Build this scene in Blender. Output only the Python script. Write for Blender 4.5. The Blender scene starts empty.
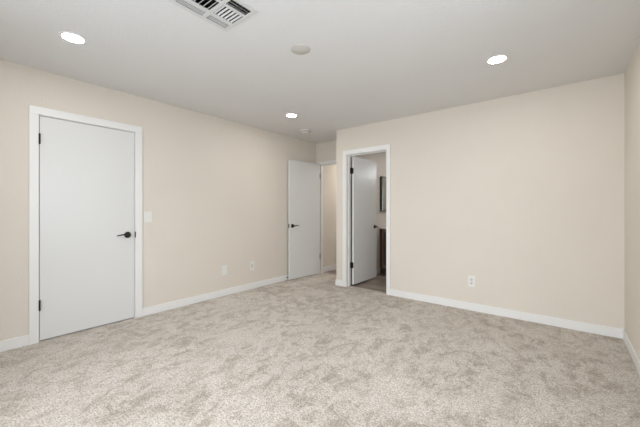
import bpy, bmesh, math, random
from mathutils import Vector, Matrix
random.seed(4)
S = bpy.context.scene
COL = S.collection
PI = math.pi

# ------------------------------------------------------------------ camera
F_PX, HORIZON, EYE, YAW = 305.7, 210.4, 1.18, 38.65
cd = bpy.data.cameras.new('camera')
cd.sensor_fit = 'HORIZONTAL'; cd.sensor_width = 36.0
cd.lens = F_PX / 640 * 36.0
cd.shift_y = -(213.5 - HORIZON) / 640
cd.clip_start = 0.02
cam = bpy.data.objects.new('camera', cd); COL.objects.link(cam)
cam.location = (0, 0, EYE); cam.rotation_euler = (PI / 2, 0, math.radians(YAW))
S.camera = cam

# ------------------------------------------------------------------ key dimensions (metres)
LX, RX = -3.675, 0.431          # left and right wall faces
RY, BY = -0.39, 3.937           # rear and back wall faces
AX, AY = -2.816, 4.478          # recess: side wall and end wall faces
H = 2.44
T = 0.12
BATH_R, BATH_Y = -0.95, 6.45
HALL_X, HALL_Y = -3.61, 6.9
W1 = (-2.55, 0.32, 0.14, 2.14)   # unseen rear window, enlarged for even light: x0, x1, z0, z1
W2 = (0.30, 1.90, 0.80, 2.12)     # unseen right wall window, put in to light the left wall: y0, y1, z0, z1
W3 = (-1.70, -1.38, 1.92, 2.20)   # bathroom window: x0, x1, z0, z1

# ------------------------------------------------------------------ world, daylight, exposure
w = bpy.data.worlds.new('sky'); S.world = w; w.use_nodes = True
bg = w.node_tree.nodes['Background']
bg.inputs[0].default_value = (0.80, 0.90, 1.0, 1); bg.inputs[1].default_value = 2.0

def daylight(name, loc, rot, sx, sy, power, color=(.945, .97, 1.0)):
    l = bpy.data.lights.new(name, 'AREA'); l.shape = 'RECTANGLE'; l.size = sx; l.size_y = sy
    l.energy = power; l.color = color; l.spread = math.radians(150)
    o = bpy.data.objects.new(name, l); COL.objects.link(o); o.location = loc; o.rotation_euler = rot
    return o
TILT = math.radians(18)     # sky light falls slightly downwards through the glass
daylight('daylight_rear', (-1.6, RY-T-1.2, (W1[2]+W1[3])/2+.35), (PI/2 - TILT, 0, 0), 4.2, 2.6, 132)
daylight('daylight_right', (RX+T+.10, (W2[0]+W2[1])/2, (W2[2]+W2[3])/2), (PI/2 - TILT, 0, PI/2), W2[1]-W2[0], W2[3]-W2[2], 19)  # stands in for daylight through the added right window
daylight('daylight_bathroom', ((W3[0]+W3[1])/2, BATH_Y+T+.05, (W3[2]+W3[3])/2), (PI/2, 0, PI), W3[1]-W3[0], W3[3]-W3[2], 14)
LAMP = 135.0
S.view_settings.view_transform = 'Standard'; S.view_settings.look = 'None'
S.view_settings.gamma = 1.0; S.view_settings.use_curve_mapping = False
S.view_settings.exposure = 0.0
S.cycles.use_denoising = True
S.cycles.max_bounces = 14; S.cycles.diffuse_bounces = 10
S.cycles.sample_clamp_indirect = 6.0

# ------------------------------------------------------------------ materials
def mat(name, col, rough=.6, metal=0, spec=.5, bump=None, var=None, emit=0, coat=0):
    """bump = (scale, strength, distance); var = (scale, amount)"""
    m = bpy.data.materials.new(name); m.use_nodes = True
    nt = m.node_tree; b = nt.nodes['Principled BSDF']
    b.inputs['Base Color'].default_value = (*col, 1)
    b.inputs['Roughness'].default_value = rough; b.inputs['Metallic'].default_value = metal
    b.inputs['Specular IOR Level'].default_value = spec
    b.inputs['Coat Weight'].default_value = coat
    if emit:
        b.inputs['Emission Color'].default_value = (1, .985, .96, 1); b.inputs['Emission Strength'].default_value = emit
    tc = nt.nodes.new('ShaderNodeTexCoord')
    geo = nt.nodes.new('ShaderNodeNewGeometry')
    if var:
        n = nt.nodes.new('ShaderNodeTexNoise'); n.inputs['Scale'].default_value = var[0]; n.inputs['Detail'].default_value = 4
        nt.links.new(geo.outputs['Position'], n.inputs['Vector'])
        r = nt.nodes.new('ShaderNodeValToRGB')
        r.color_ramp.elements[0].position = .3; r.color_ramp.elements[1].position = .7
        r.color_ramp.elements[0].color = (*[c * (1 - var[1]) for c in col], 1)
        r.color_ramp.elements[1].color = (*[min(1, c * (1 + var[1])) for c in col], 1)
        nt.links.new(n.outputs[0], r.inputs[0]); nt.links.new(r.outputs[0], b.inputs['Base Color'])
    if bump:
        n = nt.nodes.new('ShaderNodeTexNoise'); n.inputs['Scale'].default_value = bump[0]
        n.inputs['Detail'].default_value = 3; n.inputs['Roughness'].default_value = .55
        nt.links.new(geo.outputs['Position'], n.inputs['Vector'])
        bp = nt.nodes.new('ShaderNodeBump'); bp.inputs['Strength'].default_value = bump[1]
        bp.inputs['Distance'].default_value = bump[2]
        nt.links.new(n.outputs[0], bp.inputs['Height']); nt.links.new(bp.outputs[0], b.inputs['Normal'])
    return m

def carpet_material():
    m = bpy.data.materials.new('carpet_pile'); m.use_nodes = True
    nt = m.node_tree; N = nt.nodes; L = nt.links; b = N['Principled BSDF']
    b.inputs['Roughness'].default_value = .95; b.inputs['Specular IOR Level'].default_value = .1
    b.inputs['Sheen Weight'].default_value = .25; b.inputs['Sheen Roughness'].default_value = .6
    geo = N.new('ShaderNodeNewGeometry')
    def noise(scale, detail, rough, dist=0, stretch=None, rot=0):
        n = N.new('ShaderNodeTexNoise'); n.inputs['Scale'].default_value = scale
        n.inputs['Detail'].default_value = detail; n.inputs['Roughness'].default_value = rough
        n.inputs['Distortion'].default_value = dist
        if stretch:
            mp = N.new('ShaderNodeMapping'); mp.inputs['Scale'].default_value = stretch
            mp.inputs['Rotation'].default_value = (0, 0, rot)
            L.new(geo.outputs['Position'], mp.inputs['Vector']); L.new(mp.outputs[0], n.inputs['Vector'])
        else: L.new(geo.outputs['Position'], n.inputs['Vector'])
        return n
    def ramp(src, p0, p1, c0, c1):
        r = N.new('ShaderNodeValToRGB'); r.color_ramp.elements[0].position = p0; r.color_ramp.elements[1].position = p1
        r.color_ramp.elements[0].color = (*c0, 1); r.color_ramp.elements[1].color = (*c1, 1)
        L.new(src, r.inputs[0]); return r
    def mul(a, c, f=1):
        x = N.new('ShaderNodeMix'); x.data_type = 'RGBA'; x.blend_type = 'MULTIPLY'; x.inputs[0].default_value = f
        L.new(a, x.inputs[6]); L.new(c, x.inputs[7]); return x.outputs[2]
    # footprint / vacuum patches in the pile
    pat = noise(9, 8, .78, .5, (1, .7, 1), .9)
    mask = noise(1.9, 3, .55, .4)
    big = noise(1.3, 3, .5, .3)
    fine = noise(105, 2, .6)
    tuft = noise(42, 5, .85)
    base = ramp(pat.outputs[0], .41, .535, (.425, .37, .305), (.65, .608, .553))
    bigr = ramp(big.outputs[0], .35, .7, (.92, .91, .895), (1.04, 1.04, 1.04))
    fr = ramp(fine.outputs[0], .36, .56, (.58, .545, .51), (1.11, 1.11, 1.11))
    tr = ramp(tuft.outputs[0], .34, .55, (.66, .63, .60), (1.06, 1.05, 1.05))
    mr = N.new('ShaderNodeValToRGB'); mr.color_ramp.elements[0].position = .50; mr.color_ramp.elements[1].position = .72
    L.new(mask.outputs[0], mr.inputs[0])
    calm = N.new('ShaderNodeMix'); calm.data_type = 'RGBA'; L.new(mr.outputs[0], calm.inputs[0])
    L.new(base.outputs[0], calm.inputs[6]); calm.inputs[7].default_value = (.655, .61, .553, 1)
    # dark patches cover more of the pile towards the two doorways
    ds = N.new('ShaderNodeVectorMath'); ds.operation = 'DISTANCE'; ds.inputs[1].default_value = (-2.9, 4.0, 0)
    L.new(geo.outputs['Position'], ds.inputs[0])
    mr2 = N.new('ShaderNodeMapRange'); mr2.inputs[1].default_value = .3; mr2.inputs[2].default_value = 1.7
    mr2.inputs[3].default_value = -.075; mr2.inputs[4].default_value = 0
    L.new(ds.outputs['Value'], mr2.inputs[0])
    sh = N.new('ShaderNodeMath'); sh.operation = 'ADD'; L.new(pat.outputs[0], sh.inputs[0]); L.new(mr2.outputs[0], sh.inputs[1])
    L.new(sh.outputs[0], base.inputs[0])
    c = mul(calm.outputs[2], bigr.outputs[0]); c = mul(c, fr.outputs[0]); c = mul(c, tr.outputs[0])
    L.new(c, b.inputs['Base Color'])
    ad = N.new('ShaderNodeMath'); ad.operation = 'ADD'
    L.new(fine.outputs[0], ad.inputs[0]); L.new(tuft.outputs[0], ad.inputs[1])
    bp = N.new('ShaderNodeBump'); bp.inputs['Strength'].default_value = .7; bp.inputs['Distance'].default_value = .012
    L.new(ad.outputs[0], bp.inputs['Height']); L.new(bp.outputs[0], b.inputs['Normal'])
    return m

def plank_material():
    m = bpy.data.materials.new('vinyl_plank'); m.use_nodes = True
    nt = m.node_tree; N = nt.nodes; L = nt.links; b = N['Principled BSDF']
    b.inputs['Roughness'].default_value = .42
    geo = N.new('ShaderNodeNewGeometry')
    br = N.new('ShaderNodeTexBrick'); br.inputs['Scale'].default_value = 1
    br.inputs['Brick Width'].default_value = 1.2; br.inputs['Row Height'].default_value = .18
    br.inputs['Mortar Size'].default_value = .002
    br.inputs['Color1'].default_value = (.17, .13, .105, 1); br.inputs['Color2'].default_value = (.36, .31, .27, 1)
    br.inputs['Mortar'].default_value = (.05, .04, .03, 1)
    L.new(geo.outputs['Position'], br.inputs['Vector'])
    mp = N.new('ShaderNodeMapping'); mp.inputs['Scale'].default_value = (3, 40, 3)
    L.new(geo.outputs['Position'], mp.inputs['Vector'])
    n = N.new('ShaderNodeTexNoise'); n.inputs['Scale'].default_value = 1.5; n.inputs['Detail'].default_value = 6
    L.new(mp.outputs[0], n.inputs['Vector'])
    r = N.new('ShaderNodeValToRGB'); r.color_ramp.elements[0].color = (.5, .46, .43, 1); r.color_ramp.elements[1].color = (1.15, 1.12, 1.1, 1)
    L.new(n.outputs[0], r.inputs[0])
    x = N.new('ShaderNodeMix'); x.data_type = 'RGBA'; x.blend_type = 'MULTIPLY'; x.inputs[0].default_value = 1
    L.new(br.outputs['Color'], x.inputs[6]); L.new(r.outputs[0], x.inputs[7]); L.new(x.outputs[2], b.inputs['Base Color'])
    return m

def wood_material(name, c0, c1):
    m = bpy.data.materials.new(name); m.use_nodes = True
    nt = m.node_tree; N = nt.nodes; L = nt.links; b = N['Principled BSDF']
    b.inputs['Roughness'].default_value = .45
    tc = N.new('ShaderNodeNewGeometry'); mp = N.new('ShaderNodeMapping'); mp.inputs['Scale'].default_value = (28, 28, 2.2)
    n = N.new('ShaderNodeTexNoise'); n.inputs['Scale'].default_value = 1.6; n.inputs['Detail'].default_value = 6
    L.new(tc.outputs['Position'], mp.inputs['Vector']); L.new(mp.outputs[0], n.inputs['Vector'])
    r = N.new('ShaderNodeValToRGB'); r.color_ramp.elements[0].position = .3; r.color_ramp.elements[1].position = .7
    r.color_ramp.elements[0].color = (*c0, 1); r.color_ramp.elements[1].color = (*c1, 1)
    L.new(n.outputs[0], r.inputs[0]); L.new(r.outputs[0], b.inputs['Base Color'])
    return m

def glass_material():
    m = bpy.data.materials.new('window_glass'); m.use_nodes = True
    nt = m.node_tree; N = nt.nodes; L = nt.links
    for n in list(N):
        if n.type != 'OUTPUT_MATERIAL': N.remove(n)
    out = N['Material Output']
    tr = N.new('ShaderNodeBsdfTransparent'); gl = N.new('ShaderNodeBsdfGlossy'); gl.inputs['Roughness'].default_value = .02
    mx = N.new('ShaderNodeMixShader'); mx.inputs[0].default_value = .06
    L.new(tr.outputs[0], mx.inputs[1]); L.new(gl.outputs[0], mx.inputs[2]); L.new(mx.outputs[0], out.inputs[0])
    return m

M = dict(
    wall=mat('beige_wall_paint', (.665, .617, .55), .75, spec=.25, bump=(75, .35, .004), var=(1.7, .012)),
    bath=mat('bathroom_wall_paint', (.66, .61, .56), .7, spec=.3, bump=(75, .3, .004)),
    ceil=mat('ceiling_paint', (.69, .69, .688), .8, spec=.2, bump=(55, .35, .005), var=(2.0, .01)),
    trim=mat('white_trim_paint', (.75, .75, .74), .35, spec=.5, bump=(30, .04, .0002)),
    door=mat('white_door_paint', (.665, .668, .66), .32, spec=.5, bump=(9, .05, .004)),
    black=mat('matte_black_metal', (.014, .012, .011), .45, spec=.35, bump=(60, .03, .001)),
    plate=mat('white_plastic', (.72, .72, .69), .4, bump=(40, .03, .001)),
    slot=mat('dark_recess', (.03, .03, .03), .8, bump=(40, .03, .001)),
    socket=mat('grey_socket_plastic', (.60, .60, .57), .45, bump=(40, .03, .001)),  # slightly greyer than the plate plastic
    cover=mat('cream_cover_plate', (.56, .54, .50), .6, bump=(40, .05, .001)),
    reg=mat('register_enamel', (.60, .60, .59), .45, bump=(40, .04, .001)),
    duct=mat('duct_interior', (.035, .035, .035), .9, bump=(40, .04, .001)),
    lamp=mat('lamp_diffuser', (.9, .9, .9), .5, emit=LAMP, bump=(40, .01, .001)),
    hall_fill=mat('hall_fill_diffuser', (.9, .9, .9), .5, emit=LAMP*3.3, bump=(40, .01, .001)),
    bath_fill=mat('bathroom_fill_diffuser', (.9, .9, .9), .5, emit=LAMP*1.7, bump=(40, .01, .001)),
    counter=mat('white_countertop', (.82, .81, .79), .25, var=(6, .02)),
    mirror=mat('darkened_mirror_silver', (.50, .53, .50), .06, metal=1, bump=(3, .01, .001)),  # silver darkened in place of the dark surroundings it would reflect
    mframe=mat('dark_mirror_frame', (.06, .055, .05), .4, bump=(40, .03, .001)),
    rubber=mat('black_rubber', (.015, .015, .015), .7, bump=(40, .03, .001)),
)
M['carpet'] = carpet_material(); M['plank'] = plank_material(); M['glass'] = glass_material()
M['wood'] = wood_material('dark_walnut', (.022, .014, .009), (.085, .050, .028))
M['wood_light'] = wood_material('brown_walnut', (.11, .065, .035), (.22, .135, .075))

# ------------------------------------------------------------------ mesh helpers
def box(bm, x0, x1, y0, y1, z0, z1, bev=0, mx=None):
    vs = [bm.verts.new(p) for p in [(x0,y0,z0),(x1,y0,z0),(x1,y1,z0),(x0,y1,z0),(x0,y0,z1),(x1,y0,z1),(x1,y1,z1),(x0,y1,z1)]]
    fs = [bm.faces.new([vs[i] for i in q]) for q in [(3,2,1,0),(4,5,6,7),(0,1,5,4),(1,2,6,5),(2,3,7,6),(3,0,4,7)]]
    g = vs
    if bev:
        es = list({e for f in fs for e in f.edges})
        r = bmesh.ops.bevel(bm, geom=es, offset=bev, segments=2, affect='EDGES', profile=.5)
        g = list({v for f in r['faces'] for v in f.verts} | {v for v in vs if v.is_valid})
    if mx is not None: bmesh.ops.transform(bm, matrix=mx, verts=[v for v in g if v.is_valid])
    return g

def lathe(bm, prof, mx=Matrix(), n=40):
    """prof: (radius, height) pairs around local Z"""
    rings = []
    for r, z in prof:
        if r < 1e-6: rings.append([bm.verts.new(mx @ Vector((0, 0, z)))])
        else: rings.append([bm.verts.new(mx @ Vector((r*math.cos(2*PI*i/n), r*math.sin(2*PI*i/n), z))) for i in range(n)])
    for a, b in zip(rings, rings[1:]):
        for i in range(n):
            j = (i+1) % n
            if len(a) == 1 and len(b) == 1: continue
            if len(a) == 1: bm.faces.new([a[0], b[i], b[j]])
            elif len(b) == 1: bm.faces.new([a[i], a[j], b[0]])
            else: bm.faces.new([a[i], a[j], b[j], b[i]])

def sweep(bm, pts, mx=Matrix(), n=12):
    """pts: (position, half-width in z, half-depth in y) along local x"""
    rings = []
    for p, a, c in pts:
        rings.append([bm.verts.new(mx @ Vector((p[0], p[1] + c*math.cos(2*PI*i/n), p[2] + a*math.sin(2*PI*i/n)))) for i in range(n)])
    for a, b in zip(rings, rings[1:]):
        for i in range(n): bm.faces.new([a[i], a[(i+1) % n], b[(i+1) % n], b[i]])
    bm.faces.new(rings[0][::-1]); bm.faces.new(rings[-1])

def link(name, bm, m, parent=None, smooth=False):
    bmesh.ops.recalc_face_normals(bm, faces=bm.faces)
    me = bpy.data.meshes.new(name); bm.to_mesh(me); bm.free()
    if smooth:
        for p in me.polygons: p.use_smooth = True
        me.set_sharp_from_angle(angle=math.radians(38))
    for x in (m if isinstance(m, (list, tuple)) else [m]): me.materials.append(x)
    o = bpy.data.objects.new(name, me); COL.objects.link(o)
    if parent: o.parent = parent
    return o

def tag(o, label=None, cat=None, group=None, kind=None):
    if label: o['label'] = label
    if cat: o['category'] = cat
    if group: o['group'] = group
    if kind: o['kind'] = kind
    return o

def empty(name, loc=(0, 0, 0), rz=0):
    o = bpy.data.objects.new(name, None); COL.objects.link(o); o.location = loc
    o.rotation_euler = (0, 0, rz); o.empty_display_size = .05
    return o

def struct(name, boxes, m, label, cat, bev=0, parent=None):
    bm = bmesh.new()
    for b in boxes: box(bm, *b, bev)
    o = link(name, bm, m, parent)
    return tag(o, label, cat, kind='structure')

# ------------------------------------------------------------------ setting: floors, ceiling, walls
D1 = (0.549, 1.366)                 # closed door: opening in wall_left (y)
DB = (-2.640, -1.937)               # bathroom doorway in wall_back (x)
DE = (-3.618, -2.832)               # entry doorway in the recess end wall (x)
OZ = 2.050

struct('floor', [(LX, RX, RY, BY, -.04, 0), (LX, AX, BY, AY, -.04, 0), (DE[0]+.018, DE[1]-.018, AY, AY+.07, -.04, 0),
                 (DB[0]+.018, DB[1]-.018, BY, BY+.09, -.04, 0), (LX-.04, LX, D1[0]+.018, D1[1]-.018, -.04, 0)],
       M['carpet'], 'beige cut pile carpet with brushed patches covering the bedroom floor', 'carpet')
struct('floor_bathroom', [(AX+.1, BATH_R, BY+T, BATH_Y, -.045, -.006), (DB[0]+.018, DB[1]-.018, BY+.09, BY+T, -.045, -.006)], M['plank'],
       'brown wood-look plank floor seen through the bathroom doorway', 'floor')
struct('floor_hall', [(HALL_X, AX, AY+T, HALL_Y, -.045, -.006), (DE[0]+.018, DE[1]-.018, AY+.07, AY+T, -.045, -.006)], M['plank'],
       'brown plank floor of the hall beyond the open bedroom door', 'floor')
# ceiling with an opening for the air register
V = (-1.835, -1.535, .885, 1.245)
struct('ceiling', [(LX-T, V[0], RY-T, BATH_Y+T+.5, H, H+.1), (V[1], RX+T, RY-T, BATH_Y+T+.5, H, H+.1),
                   (V[0], V[1], RY-T, V[2], H, H+.1), (V[0], V[1], V[3], BATH_Y+T+.5, H, H+.1)],
       M['ceil'], 'pale grey textured flat ceiling', 'ceiling')
struct('wall_left', [(LX-T, LX, RY-T, D1[0], 0, H), (LX-T, LX, D1[1], AY+T, 0, H), (LX-T, LX, D1[0], D1[1], OZ, H)],
       M['wall'], 'long beige wall on the left with the closed white door', 'wall')
struct('wall_back', [(AX, DB[0], BY, BY+T, 0, H), (DB[1], RX+T, BY, BY+T, 0, H), (DB[0], DB[1], BY, BY+T, OZ, H)],
       M['wall'], 'beige back wall with the bathroom doorway at its left end', 'wall')
struct('wall_right', [(RX, RX+T, RY-T, W2[0], 0, H), (RX, RX+T, W2[1], BY, 0, H), (RX, RX+T, W2[0], W2[1], 0, W2[2]), (RX, RX+T, W2[0], W2[1], W2[3], H)],
       M['wall'], 'beige wall at the right edge meeting the back wall', 'wall')
struct('wall_rear', [(LX, W1[0], RY-T, RY, 0, H), (W1[1], RX, RY-T, RY, 0, H), (W1[0], W1[1], RY-T, RY, 0, W1[2]), (W1[0], W1[1], RY-T, RY, W1[3], H)],
       M['wall'], 'beige window wall behind the viewer', 'wall')
struct('wall_recess', [(LX, DE[0], AY, AY+T, 0, H), (DE[1], AX, AY, AY+T, 0, H), (DE[0], DE[1], AY, AY+T, OZ, H)],
       M['wall'], 'beige end wall of the recess above the open bedroom door', 'wall')
struct('wall_partition', [(AX, AX+.1, BY+T, HALL_Y, 0, H)], M['bath'], 'wall dividing the hall from the bathroom, behind the mirror', 'wall')
struct('wall_hall', [(HALL_X-T, HALL_X, AY+T, HALL_Y, 0, H), (HALL_X-T, AX+.1, HALL_Y, HALL_Y+T, 0, H)], M['wall'],
       'beige hall wall seen through the bedroom doorway', 'wall')
struct('wall_bathroom', [(BATH_R, BATH_R+T, BY+T, BATH_Y, 0, H),
       (AX+.1, W3[0], BATH_Y, BATH_Y+T, 0, H), (W3[1], BATH_R+T, BATH_Y, BATH_Y+T, 0, H),
       (W3[0], W3[1], BATH_Y, BATH_Y+T, 0, W3[2]), (W3[0], W3[1], BATH_Y, BATH_Y+T, W3[3], H)],
       M['bath'], 'far walls of the bathroom', 'wall')
struct('wall_closet', [(LX-.80, LX-.76, .2, 1.7, 0, H), (LX-.76, LX-T, .16, .2, 0, H), (LX-.76, LX-T, 1.7, 1.74, 0, H), (LX-.80, LX-T, .16, 1.74, -.04, 0), (LX-.80, LX-T, .16, 1.74, H, H+.04)],
       M['bath'], 'closet walls behind the closed white door', 'wall')

# baseboards
BBH, BBT = .090, .013
def baseboard(name, boxes, label):
    return struct(name, boxes, M['trim'], label, 'baseboard', bev=.003)
CW, CT = .062, .015   # casing width and thickness
baseboard('baseboard_left', [(LX, LX+BBT, RY, .500, 0, BBH), (LX, LX+BBT, 1.421, AY-.001, 0, BBH)], 'white baseboard along the left wall on both sides of the closed door')
baseboard('baseboard_back', [(-1.896, RX, BY-BBT, BY, 0, BBH)], 'white baseboard along the back wall right of the bathroom doorway')
baseboard('baseboard_recess', [(AX-BBT, -2.690, BY-BBT, BY, 0, BBH), (AX-BBT, AX, BY, AY-CT, 0, BBH)], 'short white baseboard at the corner left of the bathroom doorway')
baseboard('baseboard_right', [(RX-BBT, RX, RY, BY-BBT, 0, BBH)], 'white baseboard along the right wall')
baseboard('baseboard_rear', [(LX+BBT, RX-BBT, RY, RY+BBT, 0, BBH)], 'white baseboard under the window behind the viewer')
baseboard('baseboard_hall', [(HALL_X, HALL_X+BBT, AY+T+.002, HALL_Y, -.006, BBH)], 'white baseboard in the hall beyond the open bedroom door')
baseboard('baseboard_bathroom', [(AX+.1, AX+.1+BBT, BY+T+.07, 5.19, -.006, BBH)], 'white baseboard behind the open bathroom door')

# casings and jambs
def casing_y(x, y0, y1, z, sgn=1):       # on a wall facing x; y0/y1 inner edges, outer edges given by CW
    xs = (x, x+CT) if sgn > 0 else (x-CT, x)
    return [(*xs, y0[0], y0[1], 0, z[0]), (*xs, y1[0], y1[1], 0, z[0]), (*xs, y0[0], y1[1], z[0], z[1])]
# trim_1: closed door on the left wall
struct('trim_1', casing_y(LX, (.500, .562), (1.353, 1.421), (2.037, 2.105)) +
       [(LX-T, LX, .549, .567, 0, 2.050), (LX-T, LX, 1.348, 1.366, 0, 2.050), (LX-T, LX, .567, 1.348, 2.032, 2.050),
        (LX-.075, LX-.040, .567, .579, 0, 2.032), (LX-.075, LX-.040, 1.336, 1.348, 0, 2.032), (LX-.075, LX-.040, .579, 1.336, 2.020, 2.032)],
       M['trim'], 'white casing and jamb around the closed door on the left wall', 'door casing', bev=.002)
# trim_2: bathroom doorway
struct('trim_2', [(-2.690, -2.628, BY-CT, BY, 0, 2.037), (-1.949, -1.890, BY-CT, BY, 0, 2.037), (-2.690, -1.890, BY-CT, BY, 2.037, 2.102),
        (-2.640, -2.622, BY, BY+T, 0, 2.050), (-1.955, -1.937, BY, BY+T, 0, 2.050), (-2.622, -1.955, BY, BY+T, 2.032, 2.050),
        (-2.622, -2.610, BY+.045, BY+.080, 0, 2.032), (-1.967, -1.955, BY+.045, BY+.080, 0, 2.032), (-2.610, -1.967, BY+.045, BY+.080, 2.020, 2.032)],
       M['trim'], 'white casing and jamb around the bathroom doorway in the back wall', 'door casing', bev=.002)
# trim_3: entry doorway in the recess
struct('trim_3', [(LX+.003, -3.606, AY-CT, AY, 0, 2.030), (-2.844, -2.820, AY-CT, AY, 0, 2.030), (LX+.003, -2.820, AY-CT, AY, 2.030, 2.085),
        (DE[0], DE[0]+.018, AY, AY+T, 0, OZ), (DE[1]-.018, DE[1], AY, AY+T, 0, OZ), (DE[0]+.018, DE[1]-.018, AY, AY+T, 2.032, OZ),
        (DE[0]+.018, DE[0]+.030, AY+.040, AY+.075, 0, 2.032), (DE[1]-.030, DE[1]-.018, AY+.040, AY+.075, 0, 2.032), (DE[0]+.030, DE[1]-.030, AY+.040, AY+.075, 2.020, 2.032)],
       M['trim'], 'white casing and jamb around the bedroom doorway in the recess', 'door casing', bev=.002)

# windows
def window(name, p, axis, face, out, label):
    a0, a1, z0, z1 = p; bm = bmesh.new(); fw = .05
    def bx(u0, u1, d0, d1, zz0, zz1, b, bev=.003):
        d0, d1 = sorted((face + out*d0, face + out*d1))
        if axis == 'x': box(b, u0, u1, d0, d1, zz0, zz1, bev)
        else: box(b, d0, d1, u0, u1, zz0, zz1, bev)
    for q in [(a0, a0+fw, z0, z1), (a1-fw, a1, z0, z1), (a0+fw, a1-fw, z0, z0+fw), (a0+fw, a1-fw, z1-fw, z1), ((a0+a1)/2-.02, (a0+a1)/2+.02, z0+fw, z1-fw)]:
        bx(q[0], q[1], .05, .10, q[2], q[3], bm)
    o = link(name, bm, M['trim']); tag(o, label, 'window', kind='structure')
    for s in ((a0+fw, (a0+a1)/2-.02), ((a0+a1)/2+.02, a1-fw)):
        g = bmesh.new(); bx(s[0], s[1], .072, .076, z0+fw, z1-fw, g, 0); link('pane', g, M['glass'], o)
    return o
window('window_1', W1, 'x', RY, -1, 'unseen wide white framed sliding window behind the viewer, sized for even light')
window('window_2', W2, 'y', RX, 1, 'added unseen white framed sliding window in the right wall beside the viewer')
window('window_3', W3, 'x', BATH_Y, 1, 'small high white framed window in the bathroom')

# ------------------------------------------------------------------ doors
def lever_set(door, mx, side_label=None, direction=-1, droop=.006):
    """mx: frame whose +Y points out of the door face, X along the door width, Z up"""
    h = bmesh.new()
    rot = mx @ Matrix.Rotation(-PI/2, 4, 'X')
    lathe(h, [(0, 0), (.0335, 0), (.0335, .004), (.031, .009), (.024, .012), (.013, .014), (.0115, .018), (.0115, .040), (.013, .044), (.013, .054), (.010, .058), (0, .058)], rot)
    o = link('door_handle', h, M['black'], door, smooth=True)
    tag(o, 'black round rose and lever handle')
    l = bmesh.new(); d = direction
    pts = [((-d*.012, .049, 0), .006, .005), ((0, .050, 0), .0085, .007), ((d*.02, .050, .004), .0085, .006), ((d*.045, .051, .0065), .0075, .0055),
           ((d*.07, .051, .0055), .0068, .005), ((d*.095, .050, .001), .006, .0048), ((d*.110, .047, -droop*.5), .005, .004), ((d*.116, .044, -droop*.7), .003, .003)]
    sweep(l, pts, mx)
    link('lever', l, M['black'], o, smooth=True)
    return o

def hinge(door, x, y, z, plate=None):
    bm = bmesh.new()
    for k in range(5):
        mx = Matrix.Translation((x, y, z - .045 + k*.018))
        lathe(bm, [(0, .0005), (.0065, .0005), (.0065, .0175), (0, .0175)], mx, 16)
    for zz in (z-.049, z+.045): lathe(bm, [(0, 0), (.004, 0), (.005, .002), (.004, .004), (0, .004)], Matrix.Translation((x, y, zz)), 12)
    if plate: box(bm, plate[0], plate[1], plate[2], plate[3], z-.045, z+.045)
    return link('hinge', bm, M['black'], door, smooth=True)

# door_1: closed slab in the left wall
b = bmesh.new(); box(b, LX-.038, LX-.003, .5705, 1.3445, .012, 2.028, .0015)
d1 = tag(link('door_1', b, M['door']), 'closed smooth white door with black lever in the left wall', 'door', kind='structure')
lever_set(d1, Matrix.Translation((LX-.003, 1.278, .917)) @ Matrix.Rotation(-PI/2, 4, 'Z'), direction=1)
for z in (1.820, .330): hinge(d1, LX+.0195, .568, z, (LX-.001, LX+.0155, .5635, .5695))
b = bmesh.new(); box(b, LX-.012, LX+.017, 1.3485, 1.354, .885, .948, .001)
tag(link('strike_plate', b, M['black'], d1), 'black latch strike on the jamb')

# door_2: bedroom door, open almost flat against the left wall
P = Vector((-3.549, 4.431)); Q = Vector((-3.606, 3.696)); u = (Q-P).normalized(); W2D = .740
ang = math.atan2(u.y, u.x)
# local frame: origin at the hinge corner, X along the leaf, +Y towards the room (face seen in the photo), Z up
e2 = empty('door_2', (P.x, P.y, 0), ang)
tag(e2, 'white bedroom door standing open beside the left wall', 'door', kind='structure')
b = bmesh.new(); box(b, 0, W2D, -.035, 0, .012, 2.036, .0015); slab = link('door_leaf', b, M['door'], e2)
lever_set(e2, Matrix.Translation((W2D-.062, 0, .917)), direction=-1)
hb = bmesh.new(); lathe(hb, [(0, 0), (.031, 0), (.031, .006), (.022, .009), (0, .009)], Matrix.Translation((W2D-.062, -.035, .917)) @ Matrix.Rotation(PI/2, 4, 'X'))
link('rose', hb, M['black'], e2, smooth=True)
b = bmesh.new(); box(b, W2D-.001, W2D+.0015, -.030, -.005, .885, .949, .0005); tag(link('latch_plate', b, M['black'], e2), 'black latch plate on the door edge')
for z in (1.82, .33):
    hinge(e2, -.012, -.006, z, (-.008, .0, -.030, -.004))

# door_3: bathroom door, open into the bathroom
FX, Y0, W3D = -2.572, 4.064, .722
e3 = empty('door_3', (FX, Y0, 0), PI/2 - math.radians(.6))
tag(e3, 'white bathroom door standing open inward beyond its doorway', 'door', kind='structure')
# local: X along leaf (+Y world), +Y local = -X world; visible face at local y=0
b = bmesh.new(); box(b, 0, W3D, 0, .035, .020, 2.028, .0015); link('door_leaf', b, M['door'], e3)
lever_set(e3, Matrix.Translation((W3D-.066, 0, .90)) @ Matrix.Rotation(PI, 4, 'Z'), direction=1)
b = bmesh.new(); box(b, W3D-.001, W3D+.0015, .005, .030, .87, .93, .0005); link('latch_plate', b, M['black'], e3)
for z in (1.80, .32):
    h3 = hinge(e3, -.0075, .0425, z, (-.0025, .0, .006, .040))
    lb = bmesh.new(); box(lb, -.044, -.009, .0475, .0498, z-.045, z+.045); link('hinge_leaf', lb, M['black'], h3)

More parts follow.
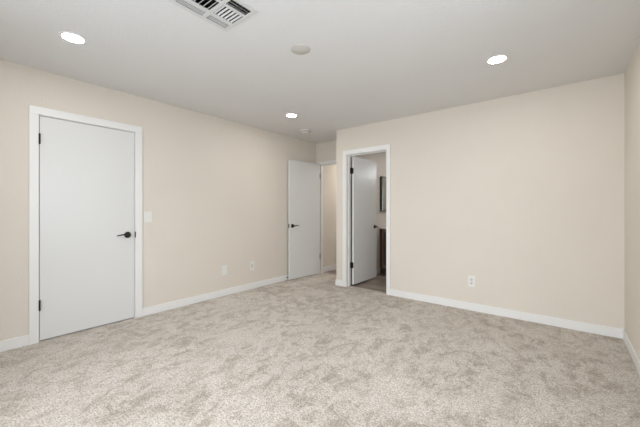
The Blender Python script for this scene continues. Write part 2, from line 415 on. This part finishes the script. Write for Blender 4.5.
# ------------------------------------------------------------------ wall plates
def on_left(y, z):   # frame: X along the wall, +Y out of wall, Z up
    return Matrix.Translation((LX, y, z)) @ Matrix.Rotation(-PI/2, 4, 'Z')
def on_back(x, z):
    return Matrix.Translation((x, BY, z)) @ Matrix.Rotation(PI, 4, 'Z')
def place(o, mx): o.matrix_world = mx
def plate(name, mx, wd, ht, label, cat, kind, group=None):
    b = bmesh.new(); box(b, -wd/2, wd/2, 0, .006, -ht/2, ht/2, .002)
    o = link(name, b, M['plate']); place(o, mx); tag(o, label, cat, group)
    if kind == 'rocker':
        p = bmesh.new(); box(p, -.018, .018, .006, .0085, -.034, .034, .001); link('insert', p, M['plate'], o)
        p = bmesh.new(); box(p, -.0155, .0155, .0085, .0115, -.030, .001, .001); box(p, -.0155, .0155, .0085, .0100, .001, .030, .001); link('rocker', p, M['plate'], o)
    elif kind == 'decora':
        p = bmesh.new(); box(p, -.0175, .0175, .006, .009, -.034, .034, .001); link('insert', p, M['socket'], o)
        for zz in (.017, -.017):
            p = bmesh.new()
            for xx in (-.0065, .0065): box(p, xx-.001, xx+.001, .009, .0094, zz-.004, zz+.005)
            box(p, -.002, .002, .009, .0094, zz-.012, zz-.008); link('socket', p, M['slot'], o)
    elif kind == 'duplex':
        for zz in (.020, -.020):
            p = bmesh.new(); lathe(p, [(0, .006), (.0165, .006), (.0165, .009), (.0155, .010), (0, .010)], Matrix.Translation((0, 0, zz)) @ Matrix.Rotation(-PI/2, 4, 'X'), 28)
            s = link('socket', p, M['socket'], o, smooth=True)
            q = bmesh.new()
            for xx in (-.0065, .0065): box(q, xx-.0012, xx+.0012, .010, .0104, zz-.003, zz+.007)
            box(q, -.0025, .0025, .010, .0104, zz-.011, zz-.006); link('slots', q, M['slot'], s)
        p = bmesh.new(); lathe(p, [(0, .006), (.003, .006), (.0025, .0075), (0, .0075)], Matrix.Rotation(-PI/2, 4, 'X'), 12); link('screw', p, M['socket'], o)
    elif kind == 'blank':
        p = bmesh.new(); box(p, -.0175, .0175, .006, .0085, -.034, .034, .001); link('insert', p, M['plate'], o)
    return o
plate('light_switch', on_left(1.484, 1.106), .082, .124, 'white rocker light switch on the left wall beside the closed door', 'light switch', 'rocker')
plate('wall_plate', on_left(2.472, .353), .088, .132, 'plain white low wall plate on the left wall, nearer the closed door', 'wall plate', 'blank')
plate('wall_outlet', on_left(2.952, .345), .086, .132, 'white outlet low on the left wall, nearer the open bedroom door', 'outlet', 'decora')
plate('wall_outlet', on_back(-.856, .344), .078, .132, 'white duplex outlet low on the back wall above the baseboard', 'outlet', 'duplex')

# door stop on the baseboard behind the open bedroom door
st = bmesh.new(); lathe(st, [(0, 0), (.011, 0), (.011, .003), (.005, .005), (.005, .012), (0, .012)], Matrix.Translation((LX+BBT, 3.688, .047)) @ Matrix.Rotation(PI/2, 4, 'Y'), 20)
ds = tag(link('door_stop', st, M['black'], smooth=True), 'small black door stop on the baseboard beside the open bedroom door edge', 'door stop')
st = bmesh.new(); lathe(st, [(0, .012), (.0095, .012), (.0100, .015), (.0095, .021), (0, .022)], Matrix.Translation((LX+BBT, 3.688, .047)) @ Matrix.Rotation(PI/2, 4, 'Y'), 20)
link('rubber_tip', st, M['rubber'], ds, smooth=True)

# ------------------------------------------------------------------ ceiling fixtures
DOWN = Matrix.Rotation(PI, 4, 'X')
GL = 'round recessed ceiling lights'
def recessed(x, y, label):
    e = empty('ceiling_light', (x, y, H)); tag(e, label, 'ceiling light', GL)
    b = bmesh.new(); lathe(b, [(.084, 0), (.083, .003), (.074, .005), (.064, .004), (.064, 0)], DOWN, 56); link('trim_ring', b, M['trim'], e, smooth=True)
    b = bmesh.new(); lathe(b, [(.064, 0), (.064, .003), (.05, .0034), (0, .0036)], DOWN, 56); link('diffuser', b, M['lamp'], e, smooth=True)
recessed(-2.802, .617, 'lit round recessed light in the ceiling near the closed door')
recessed(-.440, 2.917, 'lit round recessed light in the ceiling near the right end of the back wall')
recessed(-2.825, 2.927, 'lit round recessed light in the ceiling near the open bedroom door')

b = bmesh.new(); lathe(b, [(.076, 0), (.076, .003), (.0745, .004), (0, .0045)], DOWN, 56)
o = link('cover_plate', b, M['cover'], smooth=True); o.location = (-1.614, 1.774, H)
tag(o, 'flat round off-white blank cover plate in the middle of the ceiling', 'cover plate')

b = bmesh.new(); lathe(b, [(.082, 0), (.082, .014), (.076, .018), (.067, .020), (.062, .034), (.050, .045), (.02, .047), (0, .047)], DOWN, 48)
o = link('smoke_detector', b, M['reg'], smooth=True); o.location = (-3.19, 3.62, H)
tag(o, 'round white smoke detector on the ceiling near the recess', 'smoke detector')
b = bmesh.new()
lathe(b, [(.0655, .0225), (.0675, .0235), (.0655, .0285), (.0635, .0275)], DOWN, 48)
link('vent_slot', b, M['slot'], o)

# air register
e = empty('air_register', (0, 0, H)); tag(e, 'white louvred air register in the ceiling at the top edge', 'ceiling vent')
x0, x1, y0, y1 = V
b = bmesh.new(); fx0, fx1, fy0, fy1 = x0-.022, x1+.022, y0-.022, y1+.022
for q in [(fx0, x0+.008, fy0, fy1), (x1-.008, fx1, fy0, fy1), (x0+.008, x1-.008, fy0, y0+.006), (x0+.008, x1-.008, y1-.006, fy1)]:
    box(b, q[0], q[1], q[2], q[3], -.005, 0, .001)
link('flange', b, M['reg'], e)
# bars between the louvre banks
ym = (1.070, 1.092); xa, xb = (-1.778, -1.746), (-1.630, -1.612)
b = bmesh.new()
box(b, x0+.008, x1-.008, ym[0], ym[1], -.005, .004, .001)
for xx in (xa, xb):
    for yy in ((y0+.006, ym[0]), (ym[1], y1-.006)): box(b, xx[0], xx[1], yy[0], yy[1], -.005, .004, .001)
link('divider', b, M['reg'], e)
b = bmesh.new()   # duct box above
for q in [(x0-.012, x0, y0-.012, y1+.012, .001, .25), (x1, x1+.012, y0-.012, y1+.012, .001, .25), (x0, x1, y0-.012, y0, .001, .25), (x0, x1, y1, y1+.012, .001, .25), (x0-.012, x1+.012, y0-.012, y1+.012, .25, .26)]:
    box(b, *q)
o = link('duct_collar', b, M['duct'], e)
def louvre(cx, cy, length, along, tilt, hw=.0058):
    bm = bmesh.new()
    if along == 'y':
        mx = Matrix.Translation((cx, cy, .002)) @ Matrix.Rotation(tilt, 4, 'Y')
        box(bm, -hw, hw, -length/2, length/2, -.0008, .0008, 0, mx)
    else:
        mx = Matrix.Translation((cx, cy, .002)) @ Matrix.Rotation(tilt, 4, 'X')
        box(bm, -length/2, length/2, -hw, hw, -.0008, .0008, 0, mx)
    link('louvre', bm, M['reg'], e)
TA = math.radians(38)
for (ya, yb) in ((y0+.006, ym[0]), (ym[1], y1-.006)):
    cy, ln = (ya+yb)/2, yb-ya
    n = 3
    for k in range(n): louvre(x0+.008 + (xa[0]-x0-.008)*(k+.5)/n, cy, ln, 'y', -TA, .0034)     # throws towards the left wall
    for k in range(3): louvre(xb[1] + (x1-.008-xb[1])*(k+.5)/3, cy, ln, 'y', TA, .0062)          # throws towards the right wall
for (ya, yb, s) in ((y0+.006, ym[0], 1), (ym[1], y1-.006, -1)):
    n = 6
    for k in range(n): louvre((xa[1]+xb[0])/2, ya + (yb-ya)*(k+.5)/n, xb[0]-xa[1], 'x', s*TA)

# added hall lamp, out of view, only there to brighten the hall
e = empty('ceiling_light', (-3.05, 5.75, H)); tag(e, 'added unseen round recessed fill light in the hall ceiling', 'ceiling light')
b = bmesh.new(); lathe(b, [(.084, 0), (.083, .003), (.074, .005), (.064, .004), (.064, 0)], DOWN, 40); link('trim_ring', b, M['trim'], e, smooth=True)
b = bmesh.new(); lathe(b, [(.064, 0), (.064, .003), (0, .0036)], DOWN, 40); link('diffuser', b, M['hall_fill'], e, smooth=True)

e = empty('ceiling_light', (-1.75, 5.5, H)); tag(e, 'added unseen round recessed fill light in the bathroom ceiling', 'ceiling light')  # unseen lamp added to lift the bathroom brightness
b = bmesh.new(); lathe(b, [(.084, 0), (.083, .003), (.074, .005), (.064, .004), (.064, 0)], DOWN, 40); link('trim_ring', b, M['trim'], e, smooth=True)
b = bmesh.new(); lathe(b, [(.064, 0), (.064, .003), (0, .0036)], DOWN, 40); link('diffuser', b, M['bath_fill'], e, smooth=True)

# ------------------------------------------------------------------ bathroom
VX0, VX1, VY0, VY1 = AX+.1+.001, AX+.1+.48, 5.20, 6.10
e = empty('bathroom_vanity', (VX0, VY0, -.006)); tag(e, 'dark wood bathroom vanity with white top beyond the open bathroom door', 'vanity')
def loc(b0): return (b0[0]-VX0, b0[1]-VX0, b0[2]-VY0, b0[3]-VY0, b0[4]+.006, b0[5]+.006)
b = bmesh.new(); box(b, *loc((VX0, VX1-.06, VY0+.01, VY1-.01, -.006, .10))); box(b, *loc((VX0, VX1-.02, VY0, VY1, .10, .835)), .002); link('body', b, M['wood'], e)
b = bmesh.new()
for q in [(VX0+.05, VX0+.075, VY0-.012, VY0, .10, .835), (VX1-.075, VX1-.02, VY0-.012, VY0, .10, .835), (VX0+.075, VX1-.075, VY0-.012, VY0, .77, .835), (VX0+.075, VX1-.075, VY0-.012, VY0, .10, .165)]:
    box(b, *loc(q), .002)
link('side_frame', b, M['wood_light'], e)
for k in range(2):
    b = bmesh.new(); ya = VY0+.01+k*.44; box(b, *loc((VX1-.02, VX1, ya, ya+.43, .12, .82)), .003); dr = link('cabinet_door', b, M['wood'], e)
    hy = ya + (.40 if k == 0 else .03)
    b = bmesh.new(); box(b, *loc((VX1, VX1+.025, hy-.005, hy+.005, .60, .74)), .003); link('pull', b, M['black'], dr)
b = bmesh.new(); box(b, *loc((VX0, VX1+.02, VY0-.02, VY1+.02, .835, .868)), .004); link('countertop', b, M['counter'], e)

b = bmesh.new(); box(b, 0, .045, 0, .62, 0, .65, .003)
o = link('bathroom_mirror', b, M['mframe']); o.location = (AX+.1+.0005, 5.20, 1.17)
tag(o, 'dark edged mirror on the bathroom wall above the vanity', 'mirror')
b = bmesh.new(); box(b, .045, .049, .012, .608, .012, .638, .001); link('mirror_glass', b, M['mirror'], o)
